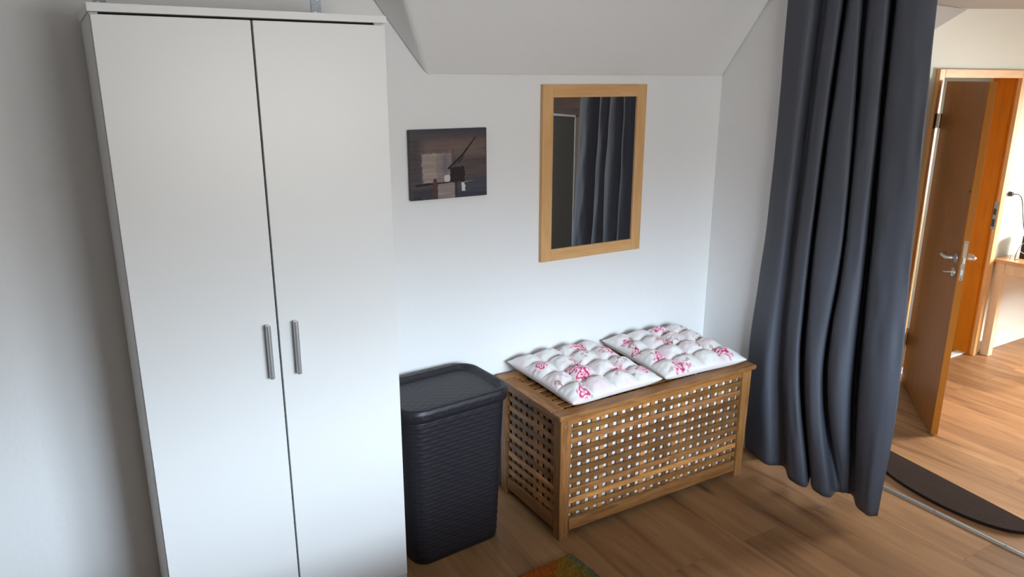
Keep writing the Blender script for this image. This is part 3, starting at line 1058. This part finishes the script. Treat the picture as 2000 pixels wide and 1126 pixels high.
cushion('seat_cushion', 'white rose-print tufted cushion on the left half of the chest lid', (1.606, -0.236, CH + 0.010), R(2), 0.432, 11,
        [(0.10, 0.62, 0.055, 'rose'), (0.30, 0.42, 0.060, 'dark'), (0.42, 0.72, 0.05, 'leaf'), (0.70, 0.82, 0.075, 'rose'), (0.62, 0.62, 0.05, 'leaf'),
         (0.34, 0.30, 0.075, 'rose'), (0.90, 0.62, 0.07, 'rose'), (0.68, 0.20, 0.080, 'rose'), (0.88, 0.12, 0.05, 'rose'), (0.15, 0.05, 0.06, 'rose'),
         (0.50, 0.90, 0.05, 'leaf'), (0.82, 0.36, 0.05, 'leaf'), (0.05, 0.30, 0.04, 'leaf'), (0.45, 0.55, 0.045, 'dark')], tilt=(R(2.6), 0))
cushion('seat_cushion', 'white rose-print tufted cushion on the right half of the chest lid, near the curtain', (2.062, -0.244, CH + 0.010), R(-2.5), 0.425, 23,
        [(0.12, 0.72, 0.075, 'rose'), (0.62, 0.86, 0.075, 'rose'), (0.46, 0.56, 0.065, 'dark'), (0.55, 0.50, 0.05, 'leaf'), (0.16, 0.30, 0.055, 'rose'),
         (0.22, 0.08, 0.085, 'rose'), (0.80, 0.16, 0.085, 'rose'), (0.86, 0.52, 0.06, 'leaf'), (0.48, 0.26, 0.04, 'dark'), (0.90, 0.80, 0.05, 'leaf'),
         (0.05, 0.52, 0.05, 'dark'), (0.68, 0.32, 0.04, 'leaf')], tilt=(R(2.6), 0))

# ------------------------------------------------------------------ curtain and its rail
rows = [
    (2.02, [(2.44, -0.355), (2.42, -0.459), (2.475, -0.494), (2.42, -0.555), (2.42, -0.603), (2.49, -0.567), (2.42, -0.638), (2.42, -0.677), (2.48, -0.652), (2.42, -0.724), (2.42, -0.784), (2.5, -0.747), (2.41, -0.83), (2.4, -0.9), (2.42, -0.951)]),
    (1.93, [(2.44, -0.355), (2.42, -0.459), (2.475, -0.494), (2.42, -0.555), (2.42, -0.603), (2.49, -0.567), (2.42, -0.638), (2.42, -0.677), (2.48, -0.652), (2.42, -0.724), (2.42, -0.784), (2.5, -0.747), (2.41, -0.83), (2.4, -0.9), (2.42, -0.951)]),
    (1.1, [(2.44, -0.356), (2.41, -0.458), (2.46, -0.485), (2.41, -0.546), (2.41, -0.593), (2.49, -0.548), (2.4, -0.64), (2.41, -0.725), (2.48, -0.69), (2.41, -0.757), (2.42, -0.812), (2.51, -0.772), (2.41, -0.863), (2.4, -0.937), (2.42, -0.992)]),
    (0.5, [(2.44, -0.323), (2.4, -0.448), (2.45, -0.489), (2.4, -0.559), (2.4, -0.612), (2.49, -0.56), (2.4, -0.656), (2.41, -0.71), (2.49, -0.673), (2.4, -0.764), (2.42, -0.823), (2.52, -0.79), (2.42, -0.886), (2.4, -0.97), (2.42, -1.024)]),
    (0.03, [(2.45, -0.344), (2.41, -0.495), (2.46, -0.549), (2.39, -0.644), (2.4, -0.712), (2.48, -0.669), (2.41, -0.739), (2.41, -0.811), (2.47, -0.799), (2.49, -0.816), (2.505, -0.83), (2.51, -0.848), (2.45, -0.91), (2.43, -0.968), (2.46, -0.991)]),
]
zs = [r_[0] for r_ in rows]
K_ = np.array([r_[1] for r_ in rows])
zz = np.linspace(0.03, 2.02, 90)
prof = []
cols_v = [catmull([(rows[k][0], *rows[k][1][j]) for k in range(len(rows))], 24) for j in range(len(rows[0][1]))]
for z in zz:
    cp = []
    for j in range(len(rows[0][1])):
        a = np.array(cols_v[j])[::-1]
        cp.append((np.interp(z, a[:, 0], a[:, 1]), np.interp(z, a[:, 0], a[:, 2])))
    prof.append(catmull(cp, 10))
prof = np.array(prof)
nz, nw = prof.shape[:2]
pos = np.zeros((nz, nw, 3))
pos[..., :2] = prof
pos[..., 2] = zz[:, None]
# keep it off the wall end
pos[..., 0] = np.where((pos[..., 1] > -0.43), np.minimum(pos[..., 0], 2.472), pos[..., 0])
wr = smooth_noise(nz, nw, 14, 40, 5) - 0.5
pos[..., 0] += wr * 0.006
t = thing('curtain', 'long dark blue-grey curtain hanging in folds in front of the room opening', 'curtain', (2.44, -0.65, 0))
pos -= np.array([2.44, -0.65, 0])
cl = grid_obj('cloth', pos, M['curtain'], t)
so = cl.modifiers.new('solid', 'SOLIDIFY'); so.thickness = 0.0016; so.offset = 0
# stitched hem line
hem = pos[3:5].copy()
i_h = int(0.09 / (2.02 - 0.03) * 89)
seam = [tuple(p) for p in pos[i_h]]
t2 = thing('curtain_rail', 'white curtain rail fixed above the room opening', 'curtain rail', (2.44, -1.5, 2.06))
obj('track', bx(-0.02, 0.02, -1.2, 1.16, 0.0, 0.025), M['white_paint'], t2, bevel=0.002)
for yy in (-0.9, 0.0, 0.9):
    obj('bracket', bx(-0.01, 0.048, yy - 0.01, yy + 0.01, 0.025, 0.055), M['white_paint'], t2)
for j in range(0, 15, 2):
    pp = rows[0][1][j]
    bm = bmesh.new()
    cyl(bm, (0, 0, 0), (0, 0, 0.045), 0.004, 8)
    obj('hook', bm, M['white_plastic'], t, loc=(0.0, pp[1] + 0.65, 2.015))

# ------------------------------------------------------------------ door, frame, hardware
t = tag(thing('door_1', 'x', 'door', (0, 0, 0)), 'varnished wooden door frame around the doorway in the hall wall', 'door frame')
t.name = 'door_frame'
dfr = t
AW = 0.058
obj('casing', bx(DX0 - AW, DX0, HY - 0.028, HY - 0.0005, HZ, DZ + AW * 0.9), M['frame_wood'], t, bevel=0.0025)
obj('casing', bx(DX1, DX1 + AW, HY - 0.028, HY - 0.0005, HZ, DZ + AW * 0.9), M['frame_wood'], t, bevel=0.0025)
obj('casing', bx(DX0, DX1, HY - 0.028, HY - 0.0005, DZ, DZ + AW * 0.9), plain('x', (0, 0, 0)) if False else M['beech_h'], t, bevel=0.0025)
lr = obj('lining', bx(DX1 - 0.012, DX1 + 0.022, HY + 0.012, HY + 0.155, HZ, DZ), M['lining_wood'], t, bevel=0.001)
obj('lining', bx(DX1 + 0.0, DX1 + 0.022, HY, HY + 0.0125, HZ, DZ), M['lining_wood'], t)
obj('lining', bx(DX0 - 0.022, DX0 + 0.012, HY + 0.012, HY + 0.155, HZ, DZ), M['lining_wood'], t, bevel=0.001)
obj('lining', bx(DX0 - 0.022, DX1 + 0.022, HY + 0.001, HY + 0.155, DZ, DZ + 0.022), M['lining_wood'], t)
bm = bmesh.new()
box(bm, DX1 - 0.004, DX1 - 0.0122, HY - 0.004, HY + 0.011, 0.60, 0.80)
sp_ = obj('strike_plate', bx(DX1 - 0.002, DX1 + 0.001, HY - 0.018, HY + 0.010, 0.60, 0.80), M['zinc'], t, bevel=0.0005)
bm.free()
for za, zb_ in ((0.62, 0.675), (0.705, 0.75)):
    obj('latch_hole_shade', bx(DX1 - 0.0028, DX1 - 0.0018, HY - 0.012, HY + 0.006, za, zb_), M['black_plastic'], sp_)  # flat black patch stands for the dark inside the hole
sill = obj('door_sill', bx(DX0, DX1, HY + 0.03, HY + 0.09, HZ, HZ + 0.012), M['white_paint'], None, bevel=0.003)
tag(sill, 'low white sill strip on the floor of the doorway', 'door sill')

LEN, TH = 0.850, 0.036
Hx, Hy = 4.722, 0.288
end = Vector((4.097, -0.288, 0))
ang = math.atan2(end.y - Hy, end.x - Hx)
t = thing('room_door', 'brown varnished wooden door leaf standing open into the hall', 'door', (Hx, Hy, HZ), ang)
# local x along the leaf, local +y = room side that faces away from the camera -> leaf body on +y... the seen face is y = 0
ZD = 1.985
leaf = obj('leaf', bx(0.0, LEN, 0.0, TH, 0.008, ZD), M['door_wood'], t, bevel=0.0015)
obj('edge_band', bx(LEN + 0.0002, LEN + 0.0012, 0.001, TH - 0.001, 0.009, ZD - 0.001), plain('orange_door_edge', (0.36, 0.13, 0.014), 0.6, spec=0.15), t)
for yy, sgn in ((0.0, -1), (TH, 1)):
    hx_, hz_ = LEN - 0.062, 1.047
    bm = bmesh.new()
    cyl(bm, (hx_, yy, hz_), (hx_, yy + sgn * 0.009, hz_), 0.026, 28)
    hd = obj('handle', bm, M['steel'], t, bevel=0.001)
    bm = bmesh.new()
    tube(bm, [(hx_, yy + sgn * 0.008, hz_), (hx_, yy + sgn * 0.035, hz_), (hx_ - 0.004, yy + sgn * 0.048, hz_), (hx_ - 0.014, yy + sgn * 0.055, hz_),
              (hx_ - 0.08, yy + sgn * 0.057, hz_), (hx_ - 0.092, yy + sgn * 0.052, hz_), (hx_ - 0.128, yy + sgn * 0.030, hz_)], 0.0095, 14)
    obj('lever', bm, M['steel'], hd, smooth=True)
    bm = bmesh.new()
    cyl(bm, (hx_, yy, hz_ - 0.082), (hx_, yy + sgn * 0.009, hz_ - 0.082), 0.026, 28)
    es = obj('keyhole_rosette', bm, M['steel'], t, bevel=0.001)
    bm = bmesh.new()
    cyl(bm, (hx_, yy + sgn * 0.009, hz_ - 0.080), (hx_, yy + sgn * 0.016, hz_ - 0.080), 0.008, 16)
    box(bm, hx_ - 0.005, hx_ + 0.005, min(yy, yy + sgn * 0.0155), max(yy, yy + sgn * 0.0155), hz_ - 0.102, hz_ - 0.085)
    obj('cylinder_lock', bm, M['steel'], es)
    if sgn < 0:
        bm = bmesh.new()
        cyl(bm, (hx_, -0.016, hz_ - 0.080), (hx_, -0.036, hz_ - 0.080), 0.0025, 8)
        box(bm, hx_ - 0.012, hx_ + 0.012, -0.056, -0.036, hz_ - 0.081, hz_ - 0.079)
        obj('key', bm, M['steel'], es, bevel=0.0006)
M['worn_steel'] = plain('worn_steel', (0.36, 0.29, 0.22), 0.5, metal=0.8)
fp = obj('lock_faceplate', bx(LEN + 0.0013, LEN + 0.0024, 0.008, 0.028, 0.935, 1.155), M['worn_steel'], t, bevel=0.0005)
bm = bmesh.new()
box(bm, LEN + 0.002, LEN + 0.011, 0.011, 0.025, 1.030, 1.064)
box(bm, LEN + 0.002, LEN + 0.0035, 0.012, 0.024, 0.965, 0.995)
obj('latch', bm, M['steel'], fp, bevel=0.001)
for zz_ in (0.943, 1.147):
    bm = bmesh.new()
    cyl(bm, (LEN + 0.002, 0.018, zz_), (LEN + 0.0028, 0.018, zz_), 0.003, 10)
    obj('screw', bm, M['black_plastic'], fp)
for zz_ in (1.745, 0.305):
    bm = bmesh.new()
    cyl(bm, (-0.010, 0.004, zz_ - 0.045), (-0.010, 0.004, zz_ + 0.045), 0.0085, 14)
    obj('hinge', bm, M['dark_metal'], t)
    obj('hinge', bx(DX0 - 0.055, DX0 - 0.042, HY - 0.0365, HY - 0.0285, HZ + zz_ - 0.045, HZ + zz_ + 0.045), M['dark_metal'], dfr)
bm = bmesh.new()
cyl(bm, (LEN - 0.016, 0.0, 1.42), (LEN - 0.016, -0.004, 1.42), 0.006, 10)
obj('stopper', bm, M['black_plastic'], t)

# ------------------------------------------------------------------ switch and socket panel, plug, cable
t = thing('socket_panel', 'white three-gang switch and socket panel on the hall wall beside the door frame', 'socket', (5.775, HY, 0.735))
obj('cover_plate', bx(-0.041, 0.041, -0.010, -0.0005, 0, 0.224), M['white_plastic'], t, bevel=0.003)
obj('switch_rocker', bx(-0.030, 0.030, -0.0135, -0.010, 0.160, 0.218), M['white_plastic'], t, bevel=0.002)
for zz_ in (0.112, 0.042):
    bm = bmesh.new()
    cyl(bm, (0, -0.010, zz_), (0, -0.0118, zz_), 0.024, 28)
    s_ = obj('socket_ring', bm, M['white_plastic'], t, bevel=0.001)
    bm = bmesh.new()
    cyl(bm, (0, -0.0118, zz_), (0, -0.0122, zz_), 0.0195, 28)
    obj('socket_well', bm, M['grey_plastic'], s_)
t = thing('power_cable', 'black plug and cable hanging from the hall wall socket above the table', 'cable', (5.775, HY, 0.847))
bm = bmesh.new()
cyl(bm, (0, -0.013, 0), (0, -0.040, 0), 0.019, 20, 0.015)
obj('plug', bm, M['black_plastic'], t, bevel=0.002, smooth=False)
bm = bmesh.new()
pts = catmull([(0.0, -0.038, 0), (0.04, -0.06, -0.004), (0.10, -0.06, -0.05), (0.16, -0.055, -0.16), (0.20, -0.06, -0.26), (0.24, -0.07, -0.33), (0.27, -0.08, -0.42), (0.29, -0.09, -0.4612)], 8)
tube(bm, [tuple(p) for p in pts], 0.0035, 8)
obj('cord', bm, M['black_rubber'], t, smooth=True)

# ------------------------------------------------------------------ hall table and the device on it
TZ = 0.38
t = thing('hall_table', 'wooden-topped table with pale legs against the hall wall', 'table', (6.3, -0.02, HZ))
TXa, TXb, TYa, TYb = 5.712 - 6.3, 1.0, -0.38, 0.335
obj('table_top', bx(TXa, TXb, TYa, TYb, 0.717, 0.740), M['table_top'], t, bevel=0.003)
obj('apron', bx(TXa + 0.03, TXa + 0.052, TYa + 0.06, TYb - 0.06, 0.635, 0.7165), M['pale_wood'], t)
obj('apron', bx(TXb - 0.052, TXb - 0.03, TYa + 0.06, TYb - 0.06, 0.635, 0.7165), M['pale_wood'], t)
obj('apron', bx(TXa + 0.06, TXb - 0.06, TYa + 0.03, TYa + 0.052, 0.635, 0.7165), M['pale_wood'], t)
obj('apron', bx(TXa + 0.06, TXb - 0.06, TYb - 0.052, TYb - 0.03, 0.635, 0.7165), M['pale_wood'], t)
for lx_ in (TXa + 0.015, TXb - 0.075):
    for ly_ in (TYa + 0.015, TYb - 0.075):
        obj('leg', bx(lx_, lx_ + 0.06, ly_, ly_ + 0.06, 0.0, 0.7165), M['pale_wood'], t, bevel=0.003)
t = thing('router', 'white electronic box with a black back, standing on the hall table', 'router', (5.93, 0.20, TZ + 0.0005), R(12))
obj('housing', bx(-0.02, 0.10, -0.045, 0.035, 0.0, 0.175), M['white_plastic'], t, bevel=0.006)
obj('back_panel', bx(-0.045, -0.0205, -0.030, 0.033, 0.0, 0.165), M['black_plastic'], t, bevel=0.003)
bm = bmesh.new()
pts = catmull([(-0.04, 0.0, 0.12), (-0.08, 0.01, 0.125), (-0.13, 0.02, 0.10), (-0.155, 0.03, 0.05), (-0.16, 0.03, 0.006), (-0.10, 0.02, 0.004)], 8)
tube(bm, [tuple(p) for p in pts], 0.0028, 8)
tag(obj('cord', bm, M['black_rubber'], t, smooth=True), label='thin dark cord looping out of the back')
bm = bmesh.new()
pts = catmull([(-0.04, -0.01, 0.05), (-0.10, 0.0, 0.05), (-0.18, 0.03, 0.09), (-0.20, 0.05, 0.03), (-0.17, 0.06, 0.004)], 8)
tube(bm, [tuple(p) for p in pts], 0.0018, 8)
obj('cord', bm, M['grey_plastic'], t, smooth=True)

# ------------------------------------------------------------------ cabinet in the hall, seen in the mirror
t = thing('hall_cabinet', 'tall cabinet with a side darkened to stand for shade and a dark wooden top, seen only in the mirror', 'cabinet', (3.34, -2.285, HZ))
CHH = 1.715
obj('carcass', bx(0, 0.9, -1.10, -0.02, 0, CHH), M['cabinet_side_shade'], t, bevel=0.002)
cp_ = plain('cabinet_front_paint', (0.14, 0.125, 0.09), 0.5)
obj('top_board', bx(-0.01, 0.92, -1.12, 0.012, CHH, CHH + 0.018), M['brown_wall'], t, bevel=0.002)
obj('corner_post', bx(0, 0.11, -0.0195, 0.0, 0, CHH), cp_, t, bevel=0.002)
obj('door', bx(0.115, 0.88, -0.0195, 0.0, 0.05, CHH - 0.13), cp_, t, bevel=0.002)
obj('drawer', bx(0.115, 0.88, -0.0195, 0.0, CHH - 0.122, CHH - 0.005), cp_, t, bevel=0.002)

# ------------------------------------------------------------------ unseen bedstead added behind the camera to shade the floor
t = thing('shade_bed', 'unseen bedstead with a dark grey bedspread, added behind the viewpoint to shade the floor', 'shade_bed', (0.12, -2.45, 0))
obj('bed_frame', bx(-1.15, 1.15, -0.83, 0.83, 0.12, 0.32), M['beech_h'], t, bevel=0.01)
for lx_ in (-1.1, 1.04):
    for ly_ in (-0.8, 0.74):
        obj('leg', bx(lx_, lx_ + 0.06, ly_, ly_ + 0.06, 0, 0.12), M['beech'], t)
bm = bx(-1.12, 1.12, -0.81, 0.81, 0.32, 0.58)
obj('mattress', bm, plain('slate_bedspread', (0.10, 0.11, 0.13), 0.9), t, bevel=0.05, segs=4)

# ------------------------------------------------------------------ rug in the foreground
n = 200
rx0, rx1, ry0, ry1 = -0.95, 0.0, -1.0, 0.0
U, V = np.meshgrid(np.linspace(0, 1, n), np.linspace(0, 1, n), indexing='ij')
px_, py_ = rx0 + (rx1 - rx0) * U, ry0 + (ry1 - ry0) * V
ed = np.minimum(np.minimum(U * 0.95, (1 - U) * 0.95), np.minimum(V, 1 - V) * 1.0)
z = 0.002 + 0.016 * np.clip(ed / 0.012, 0, 1) ** 0.5 * (0.75 + 0.5 * rng.random((n, n)))
n1 = smooth_noise(n, n, 9, 12, 41); n2 = smooth_noise(n, n, 5, 8, 42)
# distance from the corner drives the sequence of dyed fields: grey-green edge, olive, orange
da = (0.0 - px_); db = (0.0 - py_)
c = np.zeros((n, n, 3)) + lin((176, 128, 30))
def mixc(c, col, m):
    return c * (1 - m[..., None]) + lin(col) * m[..., None]
c = mixc(c, (206, 104, 18), np.clip((da - 0.09 + (n1 - 0.5) * 0.08) / 0.04, 0, 1))
c = mixc(c, (150, 132, 50), np.clip((0.07 - da + (n2 - 0.5) * 0.05) / 0.03, 0, 1))
c = mixc(c, (120, 122, 92), np.clip((0.035 - da + (n1 - 0.5) * 0.02) / 0.02, 0, 1))
c = mixc(c, (168, 148, 60), np.clip((n2 - 0.6) * 5, 0, 1) * np.clip((da - 0.2) * 5, 0, 1))
c *= 0.55 * (0.65 + 0.7 * rng.random((n, n)))[..., None]
rug = grid_obj('rug', np.stack([px_, py_, z], -1), M['rug'], None, c)
rug.location = (1.34, -0.557, 0.0)
rug.rotation_euler = (0, 0, R(3))
tag(rug, 'orange and olive pile rug whose corner shows at the bottom edge', 'rug')
